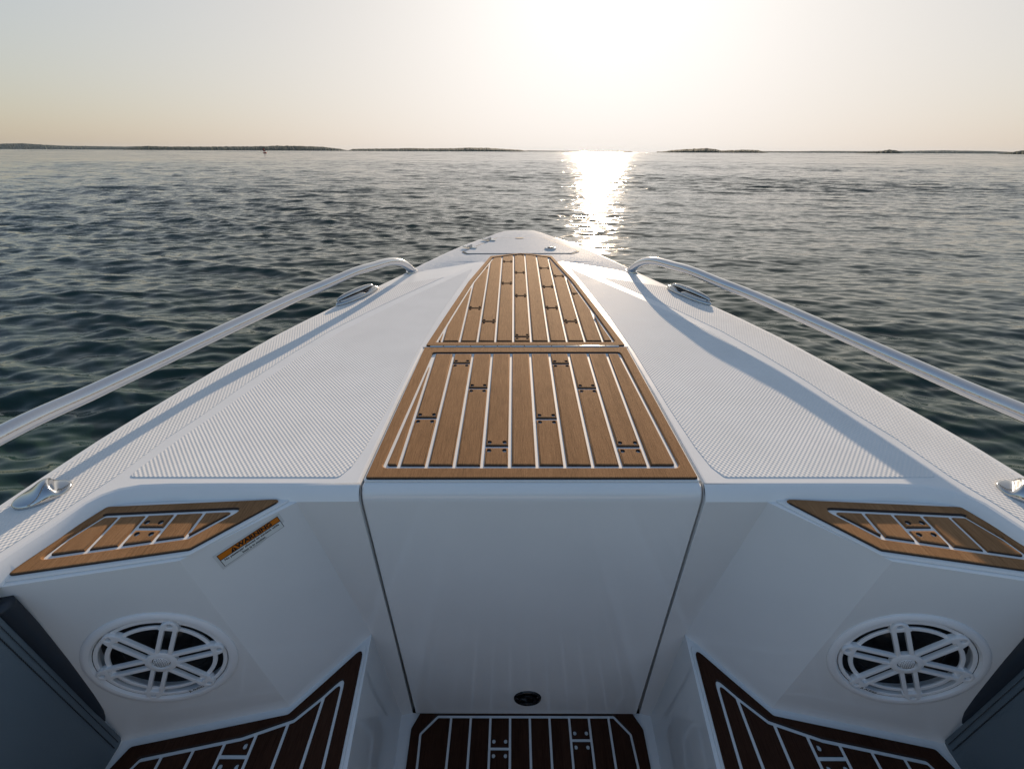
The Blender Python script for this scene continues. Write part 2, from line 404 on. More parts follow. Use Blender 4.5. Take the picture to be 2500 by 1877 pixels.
# ================================================================ WATER
def build_water():
    rs = [.25]
    while rs[-1] < 12000:
        r = rs[-1]; rs.append(r+max(.020, r*.0047 if r < 110 else r*.03))
    R = np.array(rs)
    a = np.concatenate([np.arange(-64, 64, .24), np.arange(64, 296, 3.)]); a = np.radians(a)
    A_, RR = np.meshgrid(a, R)
    X = RR*np.sin(A_); Y = RR*np.cos(A_); Z = np.zeros_like(X)
    DX, DY = np.zeros_like(X), np.zeros_like(X)
    sp = np.maximum(np.gradient(R)[:, None], RR*np.radians(.24))
    # gusts: slow patches where the chop stands higher
    g = np.ones_like(X)
    for k in range(10):
        lam = rng.uniform(9, 40); th = rng.uniform(0, 6.28)
        g += .16*np.sin(2*np.pi/lam*(X*np.cos(th)*.6+Y*np.sin(th))+rng.uniform(0, 6.28))
    g = np.clip(g, .4, 1.7)
    n = 150
    for i in range(n):
        lam = .09*(3.6/.09)**((i+rng.uniform(0, 1))/n)
        k = 2*np.pi/lam
        th = rad(264)+rng.normal(0, .26 if lam > .6 else .38)
        sl = .042*(1 if lam < .32 else (.32/lam)**.62)*(1 if lam > .15 else (lam/.15)**.5)
        amp = sl/k
        wgt = np.clip((lam/sp-2.0)/2., 0, 1)
        ph = k*(X*np.cos(th)+Y*np.sin(th))+rng.uniform(0, 6.28)
        gg = g if lam < 2.5 else 1.
        c, s = np.cos(ph)*wgt*gg*amp, np.sin(ph)*wgt*gg*amp
        Z += c; ch = .7 if lam > .5 else .35; DX -= ch*s*np.cos(th); DY -= ch*s*np.sin(th)
    X = X+DX; Y = Y+DY
    nr, na = X.shape
    V = np.stack([X.ravel(), Y.ravel(), Z.ravel()], 1)
    i0 = (np.arange(nr-1)[:, None]*na+np.arange(na)[None, :]); i1 = (np.arange(nr-1)[:, None]*na+(np.arange(na)[None, :]+1) % na)
    F = np.stack([i0, i0+na, i1+na, i1], -1).reshape(-1, 4)
    me = bpy.data.meshes.new('water')
    me.vertices.add(len(V)); me.vertices.foreach_set('co', V.astype(np.float32).ravel())
    me.loops.add(F.size); me.loops.foreach_set('vertex_index', F.astype(np.int32).ravel())
    me.polygons.add(len(F)); me.polygons.foreach_set('loop_start', np.arange(0, F.size, 4, dtype=np.int32))
    me.polygons.foreach_set('loop_total', np.full(len(F), 4, dtype=np.int32))
    me.polygons.foreach_set('use_smooth', np.ones(len(F), dtype=bool)); me.update(calc_edges=True)
    m = mat('sea_water', (.007, .026, .019), .04, 0, IOR=1.333); t, b = nodes(m); b.inputs['Specular Tint'].default_value = (.93, 1, .955, 1)
    tc = N(t, "ShaderNodeTexCoord"); ln = N(t, "ShaderNodeVectorMath", operation='LENGTH')
    t.links.new(tc.outputs["Object"], ln.inputs[0]); dist = ln.outputs["Value"]
    def ranged(a_, b_):
        r = N(t, "ShaderNodeMapRange"); r.inputs[1].default_value = a_; r.inputs[2].default_value = b_
        t.links.new(dist, r.inputs[0]); return r.outputs[0]
    geo = N(t, "ShaderNodeNewGeometry"); acc = geo.outputs["Normal"]
    gust = noise(t, coords(t, (.30, 1, 1)), .05, 5, .62)
    gs = math_(t, 'MULTIPLY_ADD', gust, 1.1, .45)
    # wavelet slopes, from capillary ripples up to the long far seas that the mesh no longer carries
    for sc, amp, rot, w_ in ((11., .48, 8, None), (3.6, .60, -12, ranged(3, 16)), (1.2, .66, 10, ranged(14, 50)), (.40, .74, -7, ranged(35, 130)), (.12, 1.1, 5, ranged(80, 350)), (.035, 1.5, -4, ranged(220, 800))):
        nz = N(t, "ShaderNodeTexNoise"); nz.inputs["Scale"].default_value = sc; nz.inputs["Detail"].default_value = 1.5
        t.links.new(coords(t, (.42, 1.35, 1), (0, 0, rad(rot))), nz.inputs["Vector"])
        c0 = N(t, "ShaderNodeVectorMath", operation='SUBTRACT'); t.links.new(nz.outputs["Color"], c0.inputs[0]); c0.inputs[1].default_value = (.5, .5, .5)
        c1 = N(t, "ShaderNodeVectorMath", operation='MULTIPLY'); t.links.new(c0.outputs[0], c1.inputs[0]); c1.inputs[1].default_value = (amp*(.68 if sc > 1 else .46), amp, 0)
        k_ = gs if w_ is None else math_(t, 'MULTIPLY', w_, gs)
        c2 = N(t, "ShaderNodeVectorMath", operation='SCALE'); t.links.new(c1.outputs[0], c2.inputs[0]); t.links.new(k_, c2.inputs[3])
        ad = N(t, "ShaderNodeVectorMath", operation='ADD'); t.links.new(acc, ad.inputs[0]); t.links.new(c2.outputs[0], ad.inputs[1]); acc = ad.outputs[0]
    no = N(t, "ShaderNodeVectorMath", operation='NORMALIZE'); t.links.new(acc, no.inputs[0])
    t.links.new(no.outputs[0], b.inputs["Normal"])
    t.links.new(math_(t, 'MULTIPLY_ADD', ranged(6, 80), .02, .075), b.inputs["Roughness"])
    me.materials.append(m)
    o = link(bpy.data.objects.new('water', me)); o['kind'] = 'structure'
build_water()

# ================================================================ FAR SHORE
M['shore'] = m = mat('far_wooded_shore', (.035, .045, .03), .95); t, b = nodes(m)
t.links.new(ramp(t, noise(t, coords(t), .02, 4, .7), [(.35, (.018, .026, .018)), (.7, (.055, .062, .042))]), b.inputs["Base Color"])
b.inputs["Specular IOR Level"].default_value = .05
def az_of(u): # bearing of a column of the horizon
    d = CAMW @ Vector(((u-1250), (938.5-369), -1111)); return math.atan2(d.x, d.y)
def island(pts, dist, depth=260, rough=.16, seed=0):
    """pts: (column, height in thousandths of the distance); a wooded ridge seen across the water"""
    rg = np.random.RandomState(seed); a = [az_of(p[0]) for p in pts]; h = [p[1]*dist/1000 for p in pts]
    n = max(24, int((pts[-1][0]-pts[0][0])/1.4)); A = np.linspace(a[0], a[-1], n); H = np.interp(A, a, h)
    nz = np.convolve(rg.normal(0, 1, n+8), [.2, .6, 1, .6, .2], 'same')[4:-4]; fine = rg.normal(0, 1, n)
    H = H*.95*(1+.35*rough*(.5*nz+.2*fine)*np.minimum(1, H/ (.001*dist+.1))); H = np.maximum(H, .15)
    V, F = [], []; rows = [(-.5, 0.), (-.46, .45), (-.3, .8), (0, 1.), (.3, .8), (.5, 0.)]
    for (f, k) in rows:
        for i in range(n):
            edge = min(1, i/5, (n-1-i)/5)
            d = dist+f*depth*(.35+.65*edge)+8*nz[i]
            hh = H[i]*k*(1+.12*rg.normal()*(0 < k < 1))
            V.append((d*math.sin(A[i]), d*math.cos(A[i]), hh-1.5*(k == 0)))
    for r in range(len(rows)-1):
        for i in range(n-1): F.append((r*n+i, r*n+i+1, (r+1)*n+i+1, (r+1)*n+i))
    o = mk('island', V, F, 'shore'); o['kind'] = 'structure'; return o
island([(-420, 4.5), (-200, 6), (0, 7), (60, 8), (90, 7), (160, 5.2), (310, 4.6), (340, 5.2), (420, 5)], 8500, 900, .05, 1)
island([(300, .4), (330, 4), (360, 6), (420, 5.4), (520, 5.8), (600, 6.5), (640, 7), (680, 8.2), (740, 8), (790, 6.6), (830, 3.5), (850, .8)], 4300, 500, .13, 2)
island([(848, .4), (862, 3.5), (900, 4.2), (960, 4.6), (1000, 5.6), (1040, 5), (1100, 5.6), (1150, 6.8), (1190, 6.4), (1240, 4.4), (1270, 3.4), (1290, .5)], 3800, 500, .13, 3)
island([(1262, .3), (1290, 2.2), (1340, 1.8), (1400, 1.6), (1470, .9)], 7500, 500, .1, 4)
island([(1462, .2), (1485, 1.5), (1510, 2), (1540, 1.4), (1545, .2)], 4000, 200, .2, 5)
island([(1602, .2), (1606, 1.8), (1612, 1.2), (1625, 2.2), (1640, 4.2), (1680, 6), (1720, 7.6), (1745, 6.4), (1760, 3.6), (1775, 4.2), (1820, 5.2), (1850, 4.6), (1868, 1.8), (1876, .2)], 2600, 300, .16, 6)
island([(1860, 2.6), (1950, 2.6), (2000, 3.2), (2100, 3), (2200, 3.4), (2300, 4.4), (2420, 3.6), (2480, 2.2), (2700, 3), (2900, 5)], 7800, 800, .05, 7)
island([(2090, .2), (2110, 2.2), (2140, 3), (2170, 5.6), (2190, 4.4), (2200, 1.5), (2206, .2)], 3000, 200, .2, 8)
island([(2440, .3), (2470, 2.6), (2500, 5.4), (2600, 8), (2800, 7)], 2400, 300, .15, 9)
# leaning channel buoy far off to the left
def buoy():
    az = az_of(646); d = 360.
    root = link(bpy.data.objects.new('channel_buoy', None)); root.location = (d*math.sin(az), d*math.cos(az), -.1)
    root.rotation_euler = (0, rad(-9), 0); root.scale = (1.0, 1.0, 1.0)
    root['label'] = 'small dark red channel buoy leaning on the water near the horizon'; root['category'] = 'buoy'
    V, F = lathe([(0, -.4), (1.05, -.3), (1.2, .1), (1.15, .5), (.9, .7), (0, .75)], 20)
    mk('float', V, F, 'red', root, smooth=True, auto=40)
    mb = MB()
    for k in range(4):
        a = k*math.pi/2+.4
        mb.add(*tube([(.8*math.cos(a), .8*math.sin(a), .6), (.3*math.cos(a), .3*math.sin(a), 2.9)], .06, 6))
    V, F = lathe([(.62, 1.3), (.45, 2.3), (.35, 2.9)], 10); mb.add(V, F)
    mb.build('tower', 'red', root)
    V, F = lathe([(0, 3.5), (.32, 3.3), (.38, 2.95), (0, 2.9)], 10); mk('topmark', V, F, 'dark', root)
buoy()

# ================================================================ BOAT
boat = link(bpy.data.objects.new('motor_boat', None))
boat.matrix_world = BOAT_MAT
boat['label'] = 'white motor boat bow with brown foam teak decking and two silver handrails'
boat['category'] = 'boat'
def mir(P): return [(-p[0],)+tuple(p[1:]) for p in P]
GY = [-2.3, -1, 0, .5, .62, .7, .81, .95, 1.07, 1.29, 1.43, 1.61, 1.84, 2.085, 2.42, 2.6, 2.775]
GX = [1.07, 1.08, 1.06, 1.02, 1.0, .988, .968, .932, .9, .838, .79, .712, .612, .509, .335, .222, .1]
def gw(y): return float(np.interp(y, GY, GX))
RIDGE = [(.93, -2.3), (.925, -.2), (.90, .2), (.866, .477), (.844, .54), (.828, .60), (.816, .67), (.794, .795), (.768, .881), (.732, 1.043), (.689, 1.188), (.631, 1.351), (.549, 1.515), (.447, 1.703), (.33, 1.90), (.19, 2.13)]
OUTY = [-2.3, -.2, .2, .477, .54, .60, .67, .795, .885, 1.04, 1.175, 1.33, 1.48, 1.65, 1.80, 1.99]
SL = .055
def ridge(y): return float(np.interp(y, [p[1] for p in RIDGE], [p[0] for p in RIDGE]))
def band_z(x, y): return -SL*max(0, abs(x)-ridge(y)) if y < 2.13 else 0
GZ = {}
def deck():
    for s, side in ((-1, 'port'), (1, 'starboard')):
        pass
    mb = MB()
    for s in (-1, 1):
        # inner deck sheet, with rounded return at the hatch opening
        rim = [(.331, .652), (.45, .652), (.60, .652), (.70, .651), (.755, .648), (.79, .638), (.812, .622), (.828, .60)]
        rd = [p for p in RIDGE if p[1] > .60]
        hole = [(.19, 2.13), (.12, 2.13), (0, 2.13), (0, 1.236), (.312, 1.236), (.327, .95), (.338, .652)]
        P = rim[1:]+rd+hole[1:]
        V = [Vector((s*x, y, 0)) for x, y in P]
        mb.add([tuple(v) for v in V], [tuple(f) for f in tessellate_polygon([V])])
        # rolled edge into the gap beside the lid
        g = [(.338, .652), (.327, .95), (.312, 1.236)]
        for (o0, z0), (o1, z1) in zip([(0, 0), (.003, -.0008), (.006, -.004), (.007, -.01)], [(.003, -.0008), (.006, -.004), (.007, -.01), (.007, -.09)]):
            V = []
            for x, y in g: V += [(s*(x-o0), y, z0), (s*(x-o1), y, z1)]
            mb.add(V, [(0, 1, 3, 2), (2, 3, 5, 4)])
        # side band and rolled gunwale
        for off in [0]:
            rows = []
            for (x, y), oy in zip(RIDGE, OUTY):
                gx = gw(oy); wd = math.hypot(gx-x, oy-y); nx, ny = 1, .0
                j = OUTY.index(oy); y2 = OUTY[min(j+1, len(OUTY)-1)]; y1 = OUTY[max(j-1, 0)]
                tx, ty = gw(y2)-gw(y1), y2-y1; l = math.hypot(tx, ty); nx, ny = ty/l, -tx/l
                zo = -SL*(gx-.03-x)
                pts = [(x, y, 0), (x+(gx-x)*.33, y+(oy-y)*.33, zo*.33), (x+(gx-x)*.66, y+(oy-y)*.66, zo*.66)]
                for d, dz in ((-.022, 0), (-.012, -.0015), (-.005, -.007), (0, -.016), (.001, -.03), (.008, -.034), (.011, -.044), (.008, -.056), (-.004, -.062)):
                    pts.append((gx+nx*d, oy+ny*d, zo+dz))
                rows.append(pts)
            m = len(rows[0]); V = [(s*p[0], p[1], p[2]) for r in rows for p in r]
            F = [(i*m+j, i*m+j+1, (i+1)*m+j+1, (i+1)*m+j) for i in range(len(rows)-1) for j in range(m-1)]
            mb.add(V, F)
        # foredeck, from the crease to the stem
        ys = [(None, 1.99), (2.13, 2.13), (2.25, 2.25), (2.36, 2.36), (2.47, 2.47), (2.57, 2.57), (2.655, 2.655), (2.72, 2.72), (2.775, 2.775)]
        rows = []
        for i, (yc, yo) in enumerate(ys):
            gx = gw(yo); row = []
            y1, y2 = yo-.05, min(yo+.05, 2.775); tx, ty = gw(y2)-gw(y1), y2-y1; l = math.hypot(tx, ty); nx, ny = ty/l, -tx/l
            if i == len(ys)-1: nx, ny = .5, .86
            ez = {0: -.0185, 1: -.014, 2: -.010, 3: -.007}.get(i, -.005); drop = 0 if i < 8 else -.003
            cz = 0
            if i == 0:
                pts = [(0, 2.08, 0), (.10, 2.08, 0), (.19, 2.13, 0), (.30, 2.085, -.006), (.42, 2.035, -.0125)]
            else:
                base = [0, .3, .52, .72, .88]
                pts = [(gx*f, yo, drop+ez*(max(0, f-.5)*2)**2) for f in base]
            for d, dz in ((-.022, 0), (-.012, -.0015), (-.005, -.007), (0, -.016), (.001, -.03), (.008, -.034), (.011, -.044), (.008, -.056), (-.004, -.062)):
                pts.append((gx+nx*d, yo+ny*d, ez+drop+dz))
            rows.append(pts)
        m = len(rows[0]); V = [(s*p[0], p[1], p[2]+.0002) for r in rows for p in r]
        F = [(i*m+j, i*m+j+1, (i+1)*m+j+1, (i+1)*m+j) for i in range(len(rows)-1) for j in range(m-1)]
        mb.I += []; n0 = len(mb.F); mb.add(V, F)
        for q, f in enumerate(F):
            if f[0] % m < 5: mb.I[n0+q] = 1
        # stem face
        last = rows[-1]; V = [(s*p[0], p[1], p[2]+.0002) for p in last[5:]]+[(0, p[1]+.0, p[2]+.0002) for p in last[5:]]
        k = len(last)-5; mb.add(V, [(i, i+1, k+i+1, k+i) for i in range(k-1)])
    mb.build('deck', ['deck_gelcoat', 'nonskid_bow'], boat, smooth=True, auto=24)
deck()
def hull():
    mb = MB()
    ys = [-2.3, -1, 0, .6, 1.0, 1.4, 1.8, 2.1, 2.4, 2.6, 2.775]
    for s in (-1, 1):
        V = []; lv = [(-.055, 1.0, 0), (-.35, .95, .10), (-.75, .84, .30), (-1.15, .60, .6), (-1.45, .0, .9)]
        for y in ys:
            for z, k, rake in lv: V.append((s*(gw(y)-.004)*k, y-rake*max(0, (y-.6)/2.2)**1.2, z-.02))
        m = len(lv); mb.add(V, [(i*m+j, i*m+j+1, (i+1)*m+j+1, (i+1)*m+j) for i in range(len(ys)-1) for j in range(m-1)])
        mb.add(V[:m]+[(0, v[1], v[2]) for v in V[:m]], [(j, j+1, m+j+1, m+j) for j in range(m-1)])
        e = V[-m:]; mb.add(e+[(0, v[1], v[2]) for v in e], [(j, j+1, m+j+1, m+j) for j in range(m-1)])
    mb.build('hull', 'gelcoat', boat, smooth=True, auto=35)
hull()

# ---- raised non-skid fields
def field(P, name, material, h=.0009, label=None):
    mb = MB(); slab(mb, rnd(P, .012, 4), .0002, h, .0006); o = mb.build(name, material, boat, smooth=True, auto=30)
    if label: o['label'] = label
INNER = [(.378, .668), (.795, .668), (.789, .70), (.766, .80), (.738, .895), (.702, 1.035), (.658, 1.175), (.600, 1.34), (.518, 1.50), (.415, 1.69), (.30, 1.885), (.225, 2.015), (.221, 2.0), (.26, 1.74), (.296, 1.47), (.322, 1.2), (.340, .9), (.352, .76), (.362, .70)]
for s in (-1, 1):
    field([(s*x, y) for x, y in INNER], 'non_skid_panel', 'nonskid')
    # side band field follows the slope of the band
    rows = []
    for (x, y), oy in zip(RIDGE[:-1], OUTY[:-1]):
        gx = gw(oy); ox = gx-.032; ix = x+(.016 if y < .62 else .004)
        r = []
        for f in (0, .25, .5, .75, 1):
            px, py = ix+(ox-ix)*f, y+(oy-y)*f; zo = -SL*(gx-.03-x); ff = (px-x)/(gx-x)
            r.append((s*px, py, zo*ff+.0009))
        rows.append(r)
    V = []; F = []
    for r in rows:
        V += [(r[0][0], r[0][1], r[0][2]-.0009)]+r+[(r[-1][0], r[-1][1], r[-1][2]-.0009)]
    m = 7; F = [(i*m+j, i*m+j+1, (i+1)*m+j+1, (i+1)*m+j) for i in range(len(rows)-1) for j in range(m-1)]
    F.append(tuple(range((len(rows)-1)*m, len(rows)*m)))
    mk('non_skid_panel', V, F, 'nonskid_port' if s < 0 else 'nonskid_star', boat, smooth=True, auto=30)

# ---- cockpit liner: rim, shelves, walls, seat steps, well
ZS, ZF, ZSH = -.48, -.89, -.024
def liner():
    mb = MB()
    for s in (-1, 1):
        def T(p): return (s*p[0], p[1], p[2])
        rim = [(.331, .652), (.45, .652), (.60, .652), (.70, .651), (.755, .648), (.79, .638), (.812, .622), (.828, .60), (.844, .54), (.866, .477), (.90, .2), (.925, -.2), (.93, -2.3)]
        lv = [(0, 0), (.006, -.0012), (.012, -.005), (.017, -.010), (.021, -.016), (.026, -.024)]
        nr = []
        for i in range(len(rim)):
            a, b = Vector(rim[max(i-1, 0)]), Vector(rim[min(i+1, len(rim)-1)]); d = (b-a).normalized(); nr.append(Vector((d.y, -d.x)) if False else Vector((-abs(d.y), -abs(d.x))))
        nr[0] = Vector((0, -1)); nr[1] = Vector((0, -1)); nr[2] = Vector((0, -1))
        L = [[(p[0]+n.x*o, p[1]+n.y*o, z) for p, n in zip(rim, nr)] for o, z in lv]
        for a in range(len(lv)-1):
            V = [T(p) for p in L[a]+L[a+1]]; n = len(rim)
            mb.add(V, [(i, i+1, n+i+1, n+i) for i in range(n-1)])
        O = L[-1]
        T1 = O[1]; B1 = (.593, .494, ZSH); G1 = (.862, .441, ZSH); H1 = (.89, -2.3, ZSH)
        T2 = (.383, .633, ZS); B2 = (.517, .474, ZS)
        nn = (Vector(G1)-Vector(B1)).cross(Vector(B2)-Vector(B1)).normalized()
        gx = .832; gy = B1[1]-(nn.x*(gx-B1[0])+nn.z*(ZS-B1[2]))/nn.y; G2 = (gx, gy, ZS); H2 = (.86, -2.3, ZS)
        # shelf
        shelf = [T1, B1, G1, H1]+list(reversed(O[2:]))
        V = [T(p) for p in shelf]; mb.add(V, [tuple(f) for f in tessellate_polygon([[Vector((v[0], v[1], 0)) for v in V]])])
        A0 = O[0]; A2 = (.331, .636, ZS)
        mb.add([T(p) for p in (A0, T1, T2, A2)], [(0, 1, 2, 3)])
        mb.add([T(p) for p in (T1, B1, B2, T2)], [(0, 1, 2, 3)])
        # speaker wall with its round opening
        c = Vector(T(SPK)); quad = [Vector(T(p)) for p in (B1, G1, G2, B2)]
        nrm = (quad[1]-quad[0]).cross(quad[3]-quad[0]).normalized(); c = c-nrm*nrm.dot(c-quad[0])
        if nrm.y > 0: nrm = -nrm
        ex = Vector((0, 0, 1)).cross(nrm).normalized(); ey = nrm.cross(ex)
        SPM[s] = Matrix(((ex.x, ey.x, nrm.x, c.x), (ex.y, ey.y, nrm.y, c.y), (ex.z, ey.z, nrm.z, c.z), (0, 0, 0, 1)))
        hole = [c+ex*.1095*math.cos(2*math.pi*k/48)+ey*.1095*math.sin(2*math.pi*k/48) for k in range(48)]
        loc = lambda p: Vector(((p-c).dot(ex), (p-c).dot(ey), 0))
        mb.add(quad+hole, [tuple(f) for f in tessellate_polygon([[loc(p) for p in quad], [loc(p) for p in hole]])])
        back = [p-nrm*.045 for p in hole]
        mb.add(hole+back, [(k, (k+1) % 48, 48+(k+1) % 48, 48+k) for k in range(48)], 1)
        mb.add(back, [tuple(range(48))], 1)
        mb.add([T(p) for p in (G1, H1, H2, G2)], [(0, 1, 2, 3)])
        # seat step
        E1, E2, E3 = (.360, .367, ZS), (.335, -.15, ZS), (.335, -2.3, ZS)
        mb.add([T(p) for p in (T2, B2, G2, H2, E3, E2, E1)], [(0, 1, 2, 3, 4, 5, 6)])
        T3, E1b, E2b, E3b = (.362, .630, ZF), (.352, .367, ZF), (.330, -.15, ZF), (.330, -2.3, ZF)
        mb.add([T(p) for p in (T2, E1, E2, E3, E3b, E2b, E1b, T3)], [(0, 1, 6, 7), (1, 2, 5, 6), (2, 3, 4, 5)])
        A3 = (.331, .636, ZF)
        mb.add([T(p) for p in (A2, T2, T3, A3)], [(0, 1, 2, 3)])
        mb.add([T(p) for p in (A3, T3, E1b, E2b, E3b, (0, -2.3, ZF), (0, .636, ZF))], [(0, 1, 2, 3, 4, 5, 6)])
        # returns beside the door
        mb.add([T(p) for p in (A0, A2, A3, (.331, .70, ZF), (.331, .70, ZSH))], [(0, 1, 2, 3, 4)])
        mb.add([T(p) for p in (A0, (.331, .70, ZSH), (.331, .652, 0))], [(0, 1, 2)])
        # aft bulkhead under the helm
        mb.add([T(p) for p in (H1, H2, E3, E3b, (0, -2.3, ZF), (0, -2.3, ZSH))], [(0, 1, 2, 3, 4, 5)])
    mb.build('cockpit_liner', ['gelcoat', 'black'], boat, bevel=.011, seg=4, ang=20, weld=True)
SPK = (.693, .469, -.259); SPM = {}
liner()

# ---- cabin hatch: lid, front door, pad, hinge, latch
def hatch():
    mb = MB()
    lid = [(.327, .640), (.323, .80), (.3065, 1.228)]
    prof_y = [(.632, -.882), (.632, -.034), (.6335, -.024), (.638, -.013), (.646, -.004), (.656, 0), (1.222, 0), (1.228, -.004), (1.228, -.05)]
    V, F = [], []
    def half(y): return float(np.interp(y, [.632, .80, 1.228], [.3275, .3225, .3065]))
    for y, z in prof_y:
        hw = half(y) if z > -.1 else .3215
        for x, dz, dy in ((-hw, -.012, .010), (-hw, -.005, .003), (-hw+.003, -.0012, 0), (-hw+.008, 0, 0), (hw-.008, 0, 0), (hw-.003, -.0012, 0), (hw, -.005, .003), (hw, -.012, .010)):
            if z == 0: V.append((x, y, dz))
            else: V.append((x, y+(dy if y < .65 else -dy), z+(dz if y > .65 else 0)))
    m = 8
    for i in range(len(prof_y)-1):
        for j in range(m-1): F.append((i*m+j, i*m+j+1, (i+1)*m+j+1, (i+1)*m+j))
    # closed back of the door and lid skirts
    k = len(V)
    for i in (0, 1): V += [(-.31, .665, prof_y[i][1]), (.31, .665, prof_y[i][1])]
    F += [(0, k, k+2, m), (m-1, k+1, k+3, 2*m-1), tuple(range(m))+(k+1, k), (k, k+1, k+3, k+2)]
    h = mk('cabin_hatch', V, F, 'gelcoat', boat, smooth=True, auto=30)
    h['label'] = 'large white folding hatch with glossy front door and teak topped lid'
    o = (-.327, .657)
    outer = [(-.3225, .658), (.3225, .658), (.3015, 1.222), (-.3015, 1.222)]
    inner = [(-.298, .688), (.297, .688), (.276, 1.186), (-.272, 1.186)]
    L = [.0135+.0557*k for k in range(-5, 5)]
    pc = lambda i: .0135+.0557*(i+.5)
    J = [(pc(-4), 1.12), (pc(1), 1.117), (pc(-3), .988), (pc(2), .986), (pc(-5), .857), (pc(0), .854), (pc(-2), .754), (pc(3), .752)]
    teak_pad('teak_pad', outer, inner, L, J, 0.0003, h, th=.0046, groove=.0076, r=.006, inner_r=.012, base=.0035, dr=.0046)
    # piano hinge
    mb = MB()
    for i in range(14):
        x0 = -.285+i*.0405; mb.add(*tube([(x0, 1.2255, .0055), (x0+.0385, 1.2255, .0055)], .0042, 10))
    mb.add(*box((0, 1.2255, .0015), (.578, .013, .0024)))
    mb.build('hinge', 'chrome', h, smooth=True, auto=40)
    # flush ring latch
    mt = Matrix.Translation((.003, .6318, -.790)) @ Matrix.Rotation(rad(90), 4, 'X')
    V, F = xf(lathe([(0, .0012), (.030, .0012), (.032, .0035), (.0345, .0055), (.0375, .004), (.0385, 0)], 44), mt)
    la = mk('latch', V, F, 'blackgloss', h, smooth=True, auto=50)
    mb = MB()
    ring = [(.021*math.cos(a), .021*math.sin(a)-.004, .0035) for a in np.linspace(rad(140), rad(400), 26)]
    mb.add(*tube(ring, .0022, 8)); mb.add(*tube([(-.022, .009, .0035), (-.010, .0095, .0045), (-.009, .017, .004), (.009, .017, .004), (.010, .0095, .0045), (.022, .009, .0035)], .0018, 8))
    mb.V = [mt @ v for v in mb.V]; mb.build('pull_ring', 'blackgloss', la, smooth=True)
hatch()

mb = MB(); mb.add(*box((0, .695, -.47), (.70, .01, .86))); mb.build('door_light_block', 'black', boat)  # unseen black panel added behind the door to stop sunlight leaking through
# ---- forward teak pad
outer = [(-.3005, 1.2315), (.3005, 1.2315), (.271, 1.46), (.222, 1.82), (.148, 2.196), (0, 2.247), (-.148, 2.196), (-.222, 1.82), (-.271, 1.46)]
inner = [(-.275, 1.256), (.275, 1.256), (.250, 1.46), (.203, 1.82), (.136, 2.170), (0, 2.236), (-.136, 2.170), (-.203, 1.82), (-.250, 1.46)]
pc = lambda i: -.0085+.055*i
J = [(pc(0), 2.216), (pc(0), 1.936), (pc(0), 1.653), (pc(0), 1.292), (pc(-1), 2.101), (pc(-1), 1.796), (pc(-2), 1.411), (pc(-3)+.002, 2.001), (pc(-3), 1.529), (pc(-4)+.01, 1.756),
     (pc(2), 1.999), (pc(2), 1.754), (pc(2), 1.53), (pc(3), 1.887), (pc(3), 1.41), (pc(4)-.004, 1.677)]
teak_pad('teak_pad', outer, inner, [pc(i)+.0275 for i in range(-5, 5)], J, .0004, boat, 'long tapered teak pad on the foredeck', th=.0046, groove=.0072, r=.008, inner_r=.006, base=.003, dr=.0044)
# ---- shelf, seat and floor pads
for s in (-1, 1):
    f = lambda P: [(s*x, y) for x, y in P]
    teak_pad('teak_pad', f([(.475, .628), (.584, .511), (.850, .460), (.832, .53), (.798, .608)]), f([(.538, .604), (.600, .534), (.822, .490), (.812, .535), (.787, .588)]),
             sorted([s*.7575, s*.7085, s*.658, s*.607]), [(s*.683, .556)], ZSH+.0003, boat, th=.0040, groove=.0068, r=.008, inner_r=.008, base=.0085, dx=.0125, dy=.018, dr=.0040)
    teak_pad('teak_pad', f([(.392, .600), (.452, .528), (.512, .458), (.602, .440), (.805, .400), (.822, .36), (.835, -.1), (.84, -1.9), (.355, -1.9), (.356, -.1), (.375, .37)]),
             f([(.414, .536), (.452, .493), (.497, .449), (.590, .417), (.774, .381), (.796, .34), (.810, -.1), (.815, -1.87), (.385, -1.87), (.385, -.1), (.403, .368)]),
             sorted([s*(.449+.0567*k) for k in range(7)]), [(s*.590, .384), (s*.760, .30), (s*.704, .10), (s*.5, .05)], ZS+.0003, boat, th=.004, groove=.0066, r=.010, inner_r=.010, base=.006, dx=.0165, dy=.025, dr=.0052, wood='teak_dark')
mbx = [.0105+.0567*k for k in range(-4, 5)]
teak_pad('teak_pad', [(-.300, .650), (.300, .650), (.331, .594), (.330, .51), (.31, -.1), (.31, -2.1), (-.31, -2.1), (-.31, -.1), (-.324, .51), (-.327, .594)],
         [(-.256, .628), (.254, .628), (.296, .583), (.300, .51), (.282, -.1), (.282, -2.07), (-.282, -2.07), (-.282, -.1), (-.298, .51), (-.302, .583)],
         mbx, [(-.071, .548), (.158, .568), (.045, .40), (-.18, .38)], ZF+.0003, boat, 'dark teak pad on the floor of the footwell', th=.004, groove=.0066, r=.012, inner_r=.010, base=.005, dx=.0165, dy=.024, dr=.0052, wood='teak_dark')

